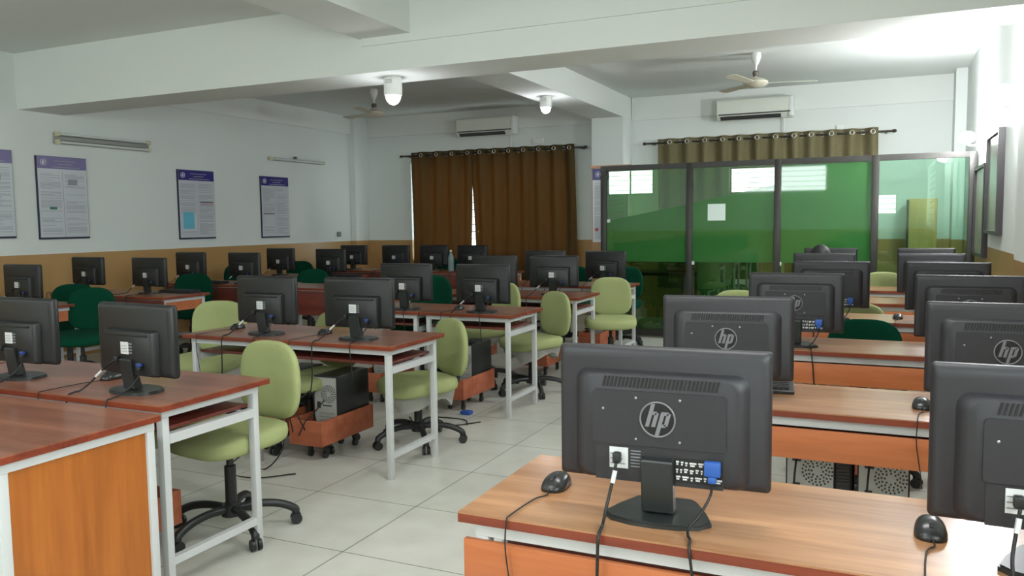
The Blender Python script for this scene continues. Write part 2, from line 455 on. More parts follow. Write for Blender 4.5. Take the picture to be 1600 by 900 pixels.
curtain('curtain', 'left brown curtain of the pair, backlit, left of the bright gap', -6.93, -5.82, .45, 2.53, 11.3, 4, .045, 'curtain_brown', 1, right_open=.08)
curtain('curtain', 'right brown curtain of the pair, between bright gap and column', -5.86, -4.15, .45, 2.53, 11.3, 7, .05, 'curtain_brown', 2, left_open=.06, right_open=-.03)
curtain('curtain', 'olive curtain left part above the green glass partition', -2.91, -1.95, .45, 2.53, 11.3, 4, .05, 'curtain_olive', 3)
curtain('curtain', 'olive curtain middle part above the partition, under the air conditioner', -1.97, -1.04, .45, 2.53, 11.3, 4, .05, 'curtain_olive', 4)
curtain('curtain', 'olive curtain rightmost part above the green glass partition', -1.07, -.10, .45, 2.53, 11.3, 4, .05, 'curtain_olive', 5)
def rod(label, x0, x1):
    r = thing('curtain_rod', label, 'curtain rod', ((x0 + x1) / 2, 11.3, 2.475)); h = (x1 - x0) / 2
    bm = bmesh.new(); tube(bm, [(-h, 0, 0), (h, 0, 0)], .013, 10); link('pole', bm, 'rod_dark', r, smooth='auto')
    for s in (-1, 1):
        bm = bmesh.new(); superell(bm, .03, .022, .022, 1, 1, 12, 8, cen=(s * (h + .02), 0, 0)); link('finial', bm, 'rod_dark', r, smooth=True)
        box('bracket', 'rod_dark', s * (h - .07) - .012, s * (h - .07) + .012, 0, .2, -.012, .012, parent=r)
    return r
rod('dark curtain rod over the pair of brown curtains', -7.10, -4.00)
rod('dark curtain rod over the olive curtains behind the partition', -3.08, .06)

# ------------------------------------------------------------------ glass partition
PY = 9.5
gp = thing('glass_partition', 'dark framed green glass partition across the far right of the room', 'partition', (-1.15, PY, 0)); gp['kind'] = 'thing'
px_ = [-3.11, -2.07, -1.09, -.10, .80]
for x in px_: box('post', 'partition_metal', x - .035 + 1.15, x + .035 + 1.15, -.035, .035, 0, 2.06, .004, gp)
for a, b in zip(px_, px_[1:]):
    box('top_rail', 'partition_metal', a + .035 + 1.15, b - .035 + 1.15, -.03, .03, 2.0, 2.06, parent=gp)
    box('bottom_rail', 'partition_metal', a + .035 + 1.15, b - .035 + 1.15, -.03, .03, 0.02, .10, parent=gp)
    box('pane', 'pale_green_glass' if a > -.5 else 'green_glass', a + .035 + 1.15, b - .035 + 1.15, -.004, .004, .10, 2.0, parent=gp)
flm = [((-3.075, 1.40), (-2.105, 1.58)), ((-2.035, 1.595), (-1.125, 1.78)), ((-1.055, 1.99), (-.135, 1.99))]
for (xa, za), (xb, zb) in flm:
    bm = bmesh.new(); prism(bm, [(xa + 1.15, .91), (xb + 1.15, .91), (xb + 1.15, zb), (xa + 1.15, za)], 'y', -.0075, -.0055)
    link('green_film', bm, 'green_film', gp)
for x, z in ((-3.05, 1.40), (-2.03, .90), (-1.06, .90)):
    box('glass_clip', 'sticker_white', x - .018 + 1.15, x + .018 + 1.15, -.03, -.005, z - .02, z + .02, .003, gp)
tag(box('paper_notice', 'paper', -1.86, -1.66, 9.489, 9.4935, 1.39, 1.58), 'blank pale paper sheet stuck on the second green glass panel', 'paper')
tag(box('wooden_batten', 'tan_wood', -3.30, -2.80, 9.55, 9.60, 2.045, 2.075), 'thin pale wooden batten along the top above the blue headed notice', 'batten')

# notice hanging at the left end of the partition
def poster(label, loc, rot, w, h, edge, header, style, name='poster'):
    r = thing(name, label, 'poster', loc); r.rotation_euler = rot
    box('board', edge, -w / 2, w / 2, 0, .018, 0, h, parent=r)
    box('sheet', 'poster_paper', -w / 2 + .012, w / 2 - .005, -.003, 0, .02, h - .004, parent=r)
    hh = .145 * h
    box('header', header, -w / 2 + .012, w / 2 - .005, -.005, -.003, h - .004 - hh, h - .004, parent=r)
    bm = bmesh.new(); ring = [(-w / 2 + .08 + .032 * math.cos(2 * PI * i / 20), -.0062, h - .004 - hh / 2 + .032 * math.sin(2 * PI * i / 20)) for i in range(21)]
    tube(bm, ring, .004, 6, cap=False); superell(bm, .016, .002, .02, 1, 1, 12, 6, cen=(-w / 2 + .08, -.0055, h - .004 - hh / 2)); link('emblem', bm, 'poster_paper', r)
    bm = bmesh.new()
    for k, (a, b) in enumerate(((.34, .78), (.42, .70), (.30, .86))):
        z = h - .02 - hh * (.25 + .25 * k); bx(bm, -w / 2 + a * w, -w / 2 + b * w, -.0062, -.005, z, z + .008)
    link('heading_line', bm, 'poster_text', r)
    rnd = random.Random(label); bm = bmesh.new()
    for c in (0, 1):
        z = h - hh - .05
        while z > .05:
            if rnd.random() < .84 and not (style == 'cyan' and c == 0 and z < .36 * h and z > .12 * h) and not (style == 'faded' and rnd.random() < .35):
                x0 = -w / 2 + .035 + c * (w / 2 - .01); x1 = x0 + (w / 2 - .06) * rnd.choice((1, 1, 1, .6)); bx(bm, x0, x1, -.0042, -.003, z, z + .004)
            z -= .0125
    link('text_block', bm, 'poster_text', r)
    bm = bmesh.new(); bx(bm, -.002, .002, -.0042, -.003, .03, h - hh - .03); link('column_rule', bm, 'poster_text', r)
    if style == 'cyan':
        box('cyan_chart', 'poster_cyan', -w / 2 + .06, -.06, -.0045, -.003, .15 * h, .39 * h, parent=r)
        box('figure_row', 'poster_dark', .05, w / 2 - .03, -.0045, -.003, .53 * h, .545 * h, parent=r)
        box('figure_row', 'poster_red', .05, w / 2 - .03, -.0045, -.003, .50 * h, .508 * h, parent=r)
    if style == 'faded':
        box('green_figure', 'poster_green', -w / 2 + .13, -w / 2 + .21, -.0045, -.003, .36 * h, .39 * h, parent=r)
        box('building_figure', 'poster_text', .06, .17, -.0048, -.003, .66 * h, .73 * h, parent=r)
    if style == 'table':
        box('table_figure', 'poster_dark', -w / 2 + .04, -.03, -.0045, -.003, .385 * h, .40 * h, parent=r)
        box('blank_figure', 'poster_paper', -w / 2 + .05, -.03, -.0048, -.003, .20 * h, .385 * h, parent=r)
    if style == 'notice':
        for k in range(3): box('round_icon', 'poster_red' if k == 0 else 'poster_dark', -w / 2 + .04 + k * .1, -w / 2 + .085 + k * .1, -.0045, -.003, .17 * h, .21 * h, parent=r)
    return r
RL = (0, 0, PI / 2)
for lab, y0, y1, z0, z1, hd, st in (
    ('tall faded purple headed poster cut by the left edge of the picture', 4.80, 5.40, 1.30, 2.18, 'poster_faded', 'faded'),
    ('faded purple headed poster with white glare below the double tube light', 5.65, 6.235, 1.28, 2.15, 'poster_faded', 'faded'),
    ('blue headed poster with a cyan block, middle of the left wall', 7.50, 8.10, 1.235, 2.105, 'poster_blue', 'cyan'),
    ('blue headed poster nearest the far corner, under the single tube light', 8.975, 9.56, 1.22, 2.09, 'poster_blue', 'table')):
    poster(lab, (XL + .019, (y0 + y1) / 2, z0), RL, y1 - y0, z1 - z0, 'poster_edge', hd, st)
poster('narrow blue headed notice at the left end of the glass partition', (-3.07, 9.58, 1.12), (0, 0, 0), .45, .92, 'tan_wood', 'poster_blue', 'notice')

# ------------------------------------------------------------------ wall fittings
def tube_light(label, y0, y1, z, n):
    r = thing('tube_light', label, 'light fitting', (XL, (y0 + y1) / 2, z)); h = (y1 - y0) / 2
    box('batten', 'fitting_grey', 0, .03, -h, h, -.022, .022, .004, r)
    for k in range(n):
        zz = (k - (n - 1) / 2) * .085
        if n > 1: box('side_batten', 'fitting_grey', .002, .03, -h, h, zz - .016, zz + .016, .003, r)
        bm = bmesh.new(); tube(bm, [(.055, -h + .03, zz), (.055, h - .03, zz)], .014, 12); link('tube', bm, 'tube_glass', r, smooth='auto')
        for s in (-1, 1): box('tube_holder', 'tube_cap', .02, .075, s * (h - .02) - .018, s * (h - .02) + .018, zz - .024, zz + .024, .004, r)
    return r
tube_light('unlit double tube light on the left wall above the faded poster', 5.87, 7.08, 2.345, 2)
t2 = tube_light('unlit single tube light on the left wall near the far corner', 9.16, 10.39, 2.345, 1)
box('starter', 'fan_dark', .02, .06, -.08, -.04, .03, .06, .004, t2)
tag(box('wall_socket', 'plug_grey', XL, XL + .03, 10.72, 10.80, 1.20, 1.28, .006), 'small grey square socket on the left wall near the corner', 'socket')
tag(box('junction_box', 'lamp_white', -.60, -.50, YB - .05, YB, 2.53, 2.60, .006), 'small white junction box above the olive curtain at right', 'box')
tag(box('junction_box', 'lamp_white', -4.88, -4.70, YB - .04, YB, 2.58, 2.66, .006), 'small white junction box above the right brown curtain', 'box')

def ac_unit():
    r = thing('air_conditioner', '', 'air conditioner')
    bm = bmesh.new(); prism(bm, [(0, 0), (-.15, 0), (-.205, .06), (-.21, .245), (-.19, .265), (0, .265)], 'x', -.49, .49)
    bmesh.ops.bevel(bm, geom=list(bm.edges), offset=.008, segments=2, affect='EDGES'); link('housing', bm, 'ac_white', r, smooth='auto')
    box('intake_slot', 'ac_dark', -.46, .46, -.216, -.20, .058, .072, parent=r)
    bm = bmesh.new(); prism(bm, [(-.158, -.002), (-.198, .042), (-.205, .038), (-.165, -.006)], 'x', -.44, .34); link('air_flap', bm, 'ac_dark', r)
    box('end_cap', 'lamp_white', .44, .495, -.214, -.02, .004, .26, .01, parent=r)
    bm = bmesh.new(); tube(bm, curve([(.36, -.03, 0), (.37, -.03, -.1), (.36, -.02, -.25)]), .012, 8); link('drain_pipe', bm, 'lamp_white', r, smooth=True)
    return r
place('ac', ac_unit, (-5.60, YB - .032, 2.735), 0, 'white split air conditioner above the brown curtains', 'air conditioners on the far wall')
place('ac', ac_unit, (-1.61, YB - .032, 2.735), 0, 'white split air conditioner above the olive curtains and partition', 'air conditioners on the far wall')

def fan():
    r = thing('ceiling_fan', '', 'ceiling fan')
    bm = bmesh.new(); lathe(bm, [(.012, -.14), (.035, -.10), (.055, -.04), (.05, -.0), (0, 0)], 20); link('canopy', bm, 'lamp_white', r, smooth='auto')
    bm = bmesh.new(); tube(bm, [(0, 0, -.10), (0, 0, -.27)], .011, 10); link('down_rod', bm, 'lamp_white', r, smooth='auto')
    bm = bmesh.new(); lathe(bm, [(.03, -.24), (.035, -.20), (.022, -.185), (0, -.18)], 16); link('coupling', bm, 'fan_dark', r, smooth='auto')
    bm = bmesh.new(); lathe(bm, [(0, -.365), (.05, -.362), (.10, -.345), (.13, -.315), (.128, -.30), (.09, -.275), (.04, -.255), (0, -.25)], 28); link('motor', bm, 'fan_cream', r, smooth='auto')
    for k in range(3):
        a = .25 + 2 * PI * k / 3; bm = bmesh.new()
        prism(bm, [(.12, -.03), (.20, -.05), (.58, -.062), (.62, -.04), (.62, .04), (.58, .055), (.20, .04), (.12, .03)], 'z', -.315, -.311)
        bmesh.ops.rotate(bm, verts=bm.verts, cent=(0, 0, -.313), matrix=Matrix.Rotation(math.radians(9), 3, 'X'))
        bmesh.ops.rotate(bm, verts=bm.verts, cent=(0, 0, 0), matrix=Matrix.Rotation(a, 3, 'Z')); link('blade', bm, 'fan_cream', r)
    return r
place('fan', fan, (-1.28, 9.05, ZC), 0, 'white ceiling fan in front of the right air conditioner', 'ceiling fans')
place('fan', fan, (-6.10, 9.05, ZC), .5, 'dim ceiling fan near the far left corner', 'ceiling fans')

def bulb_light(label, loc, r, h, power):
    t = thing('ceiling_lamp', label, 'lamp', loc)
    bm = bmesh.new(); lathe(bm, [(r * .9, -h), (r, -h + .01), (r, -.005), (r * .97, 0), (0, 0)], 28); link('holder', bm, 'lamp_white', t, smooth='auto')
    for k in range(3): box('vent_slot', 'fitting_grey', -r * .35, r * .45, -r - .002, -r * .9, -.03 - .012 * k, -.026 - .012 * k, parent=t)
    bm = bmesh.new(); superell(bm, r * .82, r * .82, r * .95, 1, 1, 24, 14, cen=(0, 0, -h)); link('bulb', bm, 'bulb', t, smooth=True)
    l = bpy.data.lights.new('bulb_light', 'POINT'); l.energy = power; l.color = (.93, .96, 1); l.shadow_soft_size = .08
    o = bpy.data.objects.new('bulb_light', l); C.objects.link(o); o.parent = t; o.location = (0, 0, -h - r - .05)
bulb_light('lit white cylinder lamp under the cross beam, the larger glowing one', (-3.70, 5.77, 2.595), .075, .15, 5)
bulb_light('lit white cylinder lamp under the beam, further and smaller', (-3.60, 8.85, 2.845), .07, .13, 5)

def wall_lamp(label, loc, power):
    t = thing('wall_lamp', label, 'lamp', loc)
    box('back_plate', 'lamp_white', .12, .15, -.06, .06, -.08, .08, .008, t)
    bm = bmesh.new(); tube(bm, curve([(.12, 0, -.02), (.06, 0, -.04), (0, 0, -.03)]), .012, 8); link('arm', bm, 'lamp_white', t, smooth=True)
    bm = bmesh.new(); superell(bm, .075, .13, .06, 1, .8, 20, 12, cen=(-.0, 0, .04)); link('globe', bm, 'globe', t, smooth=True)
    l = bpy.data.lights.new('globe_light', 'POINT'); l.energy = power; l.color = (.95, .98, 1); l.shadow_soft_size = .08
    o = bpy.data.objects.new('globe_light', l); C.objects.link(o); o.parent = t; o.location = (-.02, 0, .16)
wall_lamp('glaring white wall lamp on the right wall, nearer one beside the beam', (.70, 6.35, 2.17), 55)
wall_lamp('glaring white wall lamp above the right end of the partition', (.70, 9.05, 2.12), 62)

def board(label, y0, y1, z0, z1):
    t = thing('notice_board', label, 'board', (XR, (y0 + y1) / 2, z0)); h = (y1 - y0) / 2; H = z1 - z0
    box('surface', 'board_green', -.03, 0, -h + .02, h - .02, .02, H - .02, parent=t)
    for a in (box('frame_side', 'board_frame', -.05, 0, -h, -h + .03, 0, H, parent=t), box('frame_side', 'board_frame', -.05, 0, h - .03, h, 0, H, parent=t),
              box('frame_rail', 'board_frame', -.05, 0, -h + .03, h - .03, 0, .03, parent=t), box('frame_rail', 'board_frame', -.05, 0, -h + .03, h - .03, H - .03, H, parent=t)): pass
board('dark framed board on the right wall, nearer and higher one', 7.5, 8.35, 1.25, 2.10)
board('dark framed board on the right wall, next to the partition end', 8.5, 9.38, 1.02, 1.88)

# ------------------------------------------------------------------ behind the partition
cp = thing('tall_cupboard', 'tall light wooden cupboard seen through the rightmost glass panel', 'cupboard', (.41, 10.95, 0))
box('carcass', 'cupboard_wood', -.155, .155, -.02, .3, 0, 1.62, .004, cp)
box('door', 'cupboard_wood', -.15, .15, -.04, -.02, .04, 1.60, .003, cp)
box('dark_side', 'board_frame', -.175, -.155, -.03, .3, 0, 1.61, parent=cp)
sc = thing('steel_cabinet', 'low pale steel cabinet behind the second green glass panel', 'cabinet', (-1.62, 10.35, 0))
box('carcass', 'steel_cabinet', -.5, .5, -.18, .2, 0, 1.05, .004, sc)
for s in (-1, 1):
    d = box('door', 'steel_cabinet', min(0, s * .49) + .004, max(0, s * .49) - .004, -.2, -.18, .05, 1.02, .003, sc)
    box('handle', 'fan_dark', s * .04 - .008, s * .04 + .008, -.225, -.2, .80, .92, .003, d)
ot = thing('office_table', 'brown table behind the first green glass panel', 'table', (-2.7, 10.4, 0))
box('tabletop', 'tray_wood', -.55, .55, -.3, .3, .70, .74, .004, ot)
for sx in (-1, 1):
    for sy in (-1, 1): box('leg', 'frame_paint', sx * .5 - .02, sx * .5 + .02, sy * .26 - .02, sy * .26 + .02, 0, .70, parent=ot)

# ------------------------------------------------------------------ desks
def desk(L, D, style):
    """origin at the floor centre; users sit on +y; -y faces the camera"""
    def make():
        r = thing('computer_desk', '', 'desk'); h = .745; T = .024; lx, ly = L / 2, D / 2
        top = {'left': 'desk_top', 'right': 'desk_top_warm', 'wall': 'desk_top', 'end': 'desk_top'}[style]
        box('tabletop', top, -lx, lx, -ly, ly, h - .004, h, parent=r)
        box('edge_banding', 'desk_edge', -lx, lx, -ly, ly, h - T, h - .0041, parent=r)
        i, t = .035, .032; zt = h - T
        X = (-lx + i, lx - i - t) if style != 'end' else (-lx + .02, lx - .02 - t)
        Yy = (-ly + i, ly - i - t) if style != 'end' else (-ly + .012, ly - .012 - t)
        if style == 'right': Yy = (-ly + .019, Yy[1])
        for x in X:
            for y in Yy: box('leg', 'frame_paint', x, x + t, y, y + t, 0, zt - t, .003, r)
            box('side_rail', 'frame_paint', x, x + t, Yy[0], Yy[1] + t, zt - t, zt, parent=r)
            if style in ('left', 'right'):
                box('tray_rail', 'frame_paint', x, x + t, Yy[0] + t, Yy[1], .585, .622, parent=r)
            box('foot_rail', 'frame_paint', x + .002, x + t - .002, Yy[0] + t, Yy[1], .115, .145, parent=r)
            if style in ('wall',): box('end_panel', 'desk_panel', x + .008, x + .022, Yy[0] + t, Yy[1], .60, zt - t, parent=r)
            if style == 'end': box('end_panel', 'side_panel_wood', x + .008, x + .022, Yy[0] + t, Yy[1], .145, zt - t, parent=r)
        for y in Yy: box('long_rail', 'frame_paint', X[0] + t, X[1], y, y + t, zt - t, zt, parent=r)
        if style in ('left',):
            box('keyboard_tray', 'tray_wood', X[0] + t, X[1], Yy[0] + .04, Yy[1] + .0, .628, .643, .002, r)
        if style == 'right':
            box('modesty_panel', 'desk_panel', -lx + .012, lx - .012, -ly + .003, -ly + .0185, .578, .683, .002, r)
            box('keyboard_tray', 'tray_wood', X[0] + t, X[1], -ly + .12, Yy[1], .628, .643, .002, r)
        if style == 'wall':
            box('modesty_panel', 'tray_wood', -lx + .02, lx - .02, -ly + .018, -ly + .034, .46, .71, .002, r)
        if style == 'end':
            box('modesty_panel', 'side_panel_wood', X[0] + t, X[1], Yy[0] + .008, Yy[0] + .022, .145, zt - t, parent=r)
        return r
    return make
def put_desk(x0, x1, y0, y1, style, label, group):
    L, D = round(x1 - x0, 3), round(y1 - y0, 3)
    return place(('desk', L, D, style), desk(L, D, style), ((x0 + x1) / 2, (y0 + y1) / 2, 0), 0, label, group)
GA = 'computer desks of the middle block'
put_desk(-3.79, -2.29, 1.45, 2.03, 'end', 'panelled wooden desk with orange side, nearest at the left', 'wood panelled desks')
put_desk(-3.89, -2.39, 2.12, 2.70, 'left', 'white framed desk right behind the orange panelled desk', GA)
put_desk(-5.42, -3.92, 2.12, 2.70, 'left', 'white framed desk at the left picture edge under a black monitor', GA)
put_desk(-3.88, -2.38, 3.63, 4.21, 'left', 'white framed desk with two monitors, second row of the middle block', GA)
put_desk(-3.125, -2.375, 5.16, 5.74, 'left', 'short white framed desk, right one of the third row', GA)
put_desk(-3.885, -3.135, 5.16, 5.74, 'left', 'short white framed desk, left one of the third row', GA)
put_desk(-3.88, -2.38, 6.55, 7.13, 'left', 'white framed desk in the fourth row of the middle block', GA)
put_desk(-6.02, -4.52, 6.75, 7.33, 'wall', 'dark red fronted desk in the middle block beside the dark green chairs', 'red fronted desks')
put_desk(-3.84, -2.34, 7.76, 8.34, 'left', 'white framed desk in the last row, just before the glass partition', GA)
GW = 'desks along the left wall'
for i, (y, lab) in enumerate(((4.30, 'red fronted wall side desk at the left picture edge'), (5.45, 'wall side desk with white framed orange end panel'),
        (6.85, 'wall side desk under the blue headed poster with cyan block'), (8.15, 'wall side desk below the far single tube light'), (9.5, 'wall side desk in the far left corner'))):
    put_desk(-7.60 - .3 * (i == 0), -6.05 - .3 * (i == 0), y, y + .58, 'wall', lab, GW)
put_desk(-5.98, -4.43, 9.5, 10.08, 'wall', 'far desk in front of the brown curtains', GW)
GR = 'computer desks of the right block'
for y, lab in ((1.585, 'light brown desk in the foreground, nearest at the right'), (2.885, 'second brown desk of the right block, just behind the foreground one'),
        (4.25, 'third desk of the right block, before the dark green chair'), (5.55, 'fourth desk of the right block, with a lone mouse in the gap'),
        (6.79, 'fifth desk of the right block'), (8.0, 'sixth and farthest desk of the right block, near the partition')):
    put_desk(-.87, .63, y, y + .49, 'right', lab, GR)

# ------------------------------------------------------------------ monitors
def logo(parent, cx, cz, R, y):
    """raised round badge with the slanted two letter mark"""
    bm = bmesh.new(); prism(bm, [(cx + R * .93 * math.cos(2 * PI * k / 40), cz + R * .93 * math.sin(2 * PI * k / 40)) for k in range(40)], 'y', y - .0015, y)
    link('badge', bm, 'badge_dark', parent)
    bm = bmesh.new(); tube(bm, [(cx + R * math.cos(2 * PI * k / 40), y - .001, cz + R * math.sin(2 * PI * k / 40)) for k in range(41)], R * .055, 6, cap=False)
    sh = .27
    def bar(x0, x1, z0, z1):
        prism(bm, [(cx + (x0 + sh * z0) * R, cz + z0 * R), (cx + (x1 + sh * z0) * R, cz + z0 * R), (cx + (x1 + sh * z1) * R, cz + z1 * R), (cx + (x0 + sh * z1) * R, cz + z1 * R)], 'y', y - .0026, y - .0012)
    s = .23
    bar(-.60, -.60 + s, -.44, .90); bar(-.60 + s, -.14, .26, .46); bar(-.24, -.24 + s, -.44, .38)      # h
    bar(.10, .10 + s, -.93, .46); bar(.10 + s, .56, .26, .46); bar(.45, .45 + s, -.36, .38); bar(.10 + s, .56, -.44, -.26)   # p
    link('emblem', bm, 'logo_grey', parent)

def shell(w, z0, z1, m, r):
    """display housing: bevelled slab with a softly tapering back"""
    bm = bmesh.new(); cz = (z0 + z1) / 2; h = z1 - z0; secs = []
    for y, dw, rr in ((.0, -.012, .006), (-.010, 0, .007), (-.026, -.002, .008), (-.036, -.012, .012), (-.040, -.03, .014)):
        secs.append([bm.verts.new((x, y, z)) for x, z in rrect(w + dw, h + dw, rr, 3, 0, cz)])
    n = len(secs[0])
    for a, b in zip(secs, secs[1:]):
        for k in range(n): bm.faces.new((a[k], a[(k + 1) % n], b[(k + 1) % n], b[k]))
    bm.faces.new(secs[0][::-1]); bm.faces.new(secs[-1]); bmesh.ops.recalc_face_normals(bm, faces=bm.faces)
    return link('housing', bm, m, r, smooth='auto')

def bulge(w0, h0, w1, h1, cz, y0, y1, m, r, name='rear_bulge', rr=.02):
    bm = bmesh.new(); secs = []
    for t in (0, .35, .7, 1):
        e = t ** 1.6; w = w0 + (w1 - w0) * t; h = h0 + (h1 - h0) * t; y = y0 + (y1 - y0) * (1 - (1 - t) ** 1.8)
        secs.append([bm.verts.new((x, y, z)) for x, z in rrect(w, h, rr, 5, 0, cz)])
    n = len(secs[0])
    for a, b in zip(secs, secs[1:]):
        for k in range(n): bm.faces.new((a[k], a[(k + 1) % n], b[(k + 1) % n], b[k]))
    bm.faces.new(secs[0][::-1]); bm.faces.new(secs[-1]); bmesh.ops.recalc_face_normals(bm, faces=bm.faces)
    return link(name, bm, m, r, smooth='auto')

def monitor(style, drop):
    def make():
        r = thing('monitor', '', 'monitor'); w = .478; z0, z1 = .072, .362
        m = 'monitor_grey' if style == 'badge' else 'monitor_black'
        if style == 'badge': w, z0, z1 = .468, .071, .375
        else: w, z0, z1 = .455, .066, .351
        shell(w, z0, z1, m, r)
        box('screen', 'screen_black', -w / 2 + .02, w / 2 - .02, .0, .0015, z0 + .02, z1 - .02, parent=r)
        if style == 'badge':
            bulge(.385, .250, .335, .225, .200, -.038, -.062, m, r, rr=.028)
            bm = bmesh.new(); prism(bm, rrect(.292, .121, .010, 4, 0, .222), 'y', -.0665, -.06)
            link('cover_plate', bm, m, r)
            bm = bmesh.new()
            for k in range(30):
                x = -.125 + k * .0085; prism(bm, [(x, .290), (x + .0045, .290), (x + .010, .313), (x + .0055, .313)], 'y', -.0635, -.06)
            link('vent_slots', bm, 'monitor_dark', r)
            logo(r, 0, .2235, .038, -.0665)
            box('lower_plate', m, -.140, .140, -.0632, -.06, .079, .1605, parent=r); box('symbol_plate', 'monitor_dark', .036, .138, -.0638, -.0632, .088, .142, parent=r)
            box('rating_label', 'sticker_white', -.108, -.066, -.0642, -.0632, .107, .154, parent=r)
            bm = bmesh.new()
            for k in range(6): bx(bm, -.060, -.038, -.0640, -.0632, .112 + k * .007, .1145 + k * .007)
            for k in range(3): bx(bm, -.106, -.072 - .006 * k, -.0647, -.0642, .116 + k * .011, .118 + k * .011)
            link('rating_text', bm, 'print_grey', r)
            bm = bmesh.new(); rnd = random.Random(8)
            for row in range(3):
                x = .040
                while x < .125:
                    wd = rnd.uniform(.004, .015); z = .131 - row * .016 + rnd.uniform(-.001, .001)
                    for q in range(2): bx(bm, x + q * wd * .1, x + wd * (1 - .25 * q), -.0645, -.0638, z - q * .005, z + .0035 - q * .005)
                    x += wd + .004
            link('symbol_label', bm, 'sticker_white', r)
            for x, z in ((-.048, .268), (.048, .268), (-.048, .176), (.048, .176), (-.122, .240)):
                bm = bmesh.new(); superell(bm, .003, .0015, .003, 1, 1, 10, 6, cen=(x, -.0665, z)); link('screw', bm, 'screw_metal', r)
            py, vx, bs = -.067, .119, .235
        else:
            bulge(.31, .185, .285, .168, .160, -.038, -.070, m, r, rr=.010)
            box('top_ridge', m, -.125, .125, -.077, -.066, .228, .238, .003, r)
            st = box('label_sticker', 'sticker_white', -.035, .012, -.0722, -.0702, .155, .203, parent=r)
            bm = bmesh.new()
            for k in range(4): bx(bm, .015, .032, -.0718, -.0702, .158 + k * .012, .164 + k * .012)
            for k in range(3): bx(bm, -.030, .004, -.0727, -.0722, .165 + k * .011, .167 + k * .011)
            link('sticker_text', bm, 'print_grey', st)
            py, vx, bs = -.072, .085, .205
        # neck and foot
        bm = bmesh.new(); prism(bm, [(-.085, .135), (-.062, .140), (-.030, .015), (-.068, .015)], 'x', -.035, .035)
        bmesh.ops.bevel(bm, geom=list(bm.edges), offset=.003, segments=1, affect='EDGES'); link('neck', bm, 'stand_black', r)
        bm = bmesh.new()
        if style == 'badge': out = [(-.118, -.075), (-.095, -.103), (-.05, -.118), (0, -.122), (.05, -.118), (.095, -.103), (.118, -.075), (.10, -.02), (.07, .045), (.055, .06), (-.055, .06), (-.07, .045), (-.10, -.02)]
        else: out = [(.118 * math.cos(2 * PI * k / 28), -.035 + .085 * math.copysign(abs(math.sin(2 * PI * k / 28)) ** .8, math.sin(2 * PI * k / 28))) for k in range(28)]
        prism(bm, out, 'z', 0, .012)
        bmesh.ops.bevel(bm, geom=[e for e in bm.edges if all(v.co.z > .01 for v in e.verts)], offset=.004, segments=2, affect='EDGES'); link('foot', bm, 'stand_black', r, smooth='auto')
        # power lead: plug, white tag, lead over the desk edge
        e = drop
        pq = 0 if style == 'badge' else .035
        ps = box('power_plug', 'plastic_black', -.097 + pq, -.079 + pq, py - .018, py, .122, .146, .004, r)
        cable('power_cable', [(-.053, py - .018, .13), (-.09, py - .03, .105), (-.15, -.125, .045), (-.18, -.155, .010), (-.185, e + .02, .006), (-.186, e - .008, -.005), (-.187, e - .012, -.06), (-.19, e - .012, -.2), (-.21, e - .008, -.30)] if style != 'badge' else [(-.087, py - .02, .125), (-.092, py - .028, .09), (-.10, -.115, .04), (-.10, -.15, .008), (-.098, e + .02, .006), (-.097, e - .008, -.005), (-.098, e - .012, -.06), (-.10, e - .012, -.22), (-.085, e - .008, -.30)], .0036, parent=r)
        bm = bmesh.new(); tube(bm, [(-.0885, py - .0235, .108), (-.0925, py - .031, .082)] if style == 'badge' else [(-.108, py - .036, .088), (-.135, py - .046, .062)], .0052, 8); link('cable_tag', bm, 'sticker_white', r)
        vw = .017 if style == 'badge' else .012
        vp = box('video_plug', 'port_blue' if style == 'badge' else 'port_dark_blue', vx - vw, vx + vw, py - .016, py, .112 if style == 'badge' else .112, .144 if style == 'badge' else .126, .003, r)
        box('plug_boot', 'port_blue' if style == 'badge' else 'plastic_black', vx - .009, vx + .009, py - .018, py - .002, .098, .112, .003, vp)
        cable('video_cable', [(vx, py - .010, .10), (vx - .004, py - .012, .07), (vx - .022, -.105, .035), (vx - .04, -.13, .016), (vx - .038, -.15, .006), (vx - .03, e + .02, .005), (vx - .028, e - .007, -.004), (vx - .02, e - .010, -.07), (vx - .01, e - .008, -.20)], .0032, parent=r)
        return r
    return make
TOP = .745
GMR = 'badged monitors of the right block'
def put_mon(style, x, y, rz, label, group, front):
    rz = math.radians(rz); e = round(front - y, 2)
    return place(('mon', style, e), monitor(style, e), (x, y, TOP), rz, label, group)
ry = [1.585, 2.885, 4.25, 5.55, 6.79, 8.0]
for i, (dy, xa, xb, la, lb) in enumerate((
    (.19, -.443, .322, 'large black monitor with round badge, nearest in the foreground', 'black monitor cut by the right picture edge, nearest on the right'),
    (.16, -.521, .365, 'badged monitor directly behind the big foreground one', 'badged monitor at the right edge, second from the front'),
    (.185, -.413, .375, 'badged monitor third in the left file of the right block', 'badged monitor third in the right hand file by the wall'),
    (.15, -.313, .36, 'badged monitor fourth in the left file of the right block', 'badged monitor fourth in the right hand file by the wall'),
    (.235, -.44, .33, 'black monitor fifth in the left file, before the dark haired person', 'black monitor fifth in the right hand file by the wall'),
    (.235, -.46, .345, 'farthest black monitor of the left file, behind the dark hair', 'farthest black monitor of the right file, by the cupboard'))):
    put_mon('badge', xa, ry[i] + dy, (2.8, 4.9, 1, 2.7, 0, 0)[i], la, GMR, ry[i])
    put_mon('badge', xb, ry[i] + dy, 0, lb, GMR, ry[i])
GML = 'stickered monitors of the middle block'
def lm(x, y, rz, lab, f, g=GML): put_mon('sticker', x, y, rz, lab, g, f)
lm(-2.70, 2.32, -5, 'black stickered monitor nearest on the left, right one of its row', 2.12)
lm(-3.45, 2.35, 0, 'black stickered monitor cut by the left picture edge', 2.12)
lm(-2.712, 3.84, 2.5, 'stickered monitor on the second row desk, right one', 3.63)
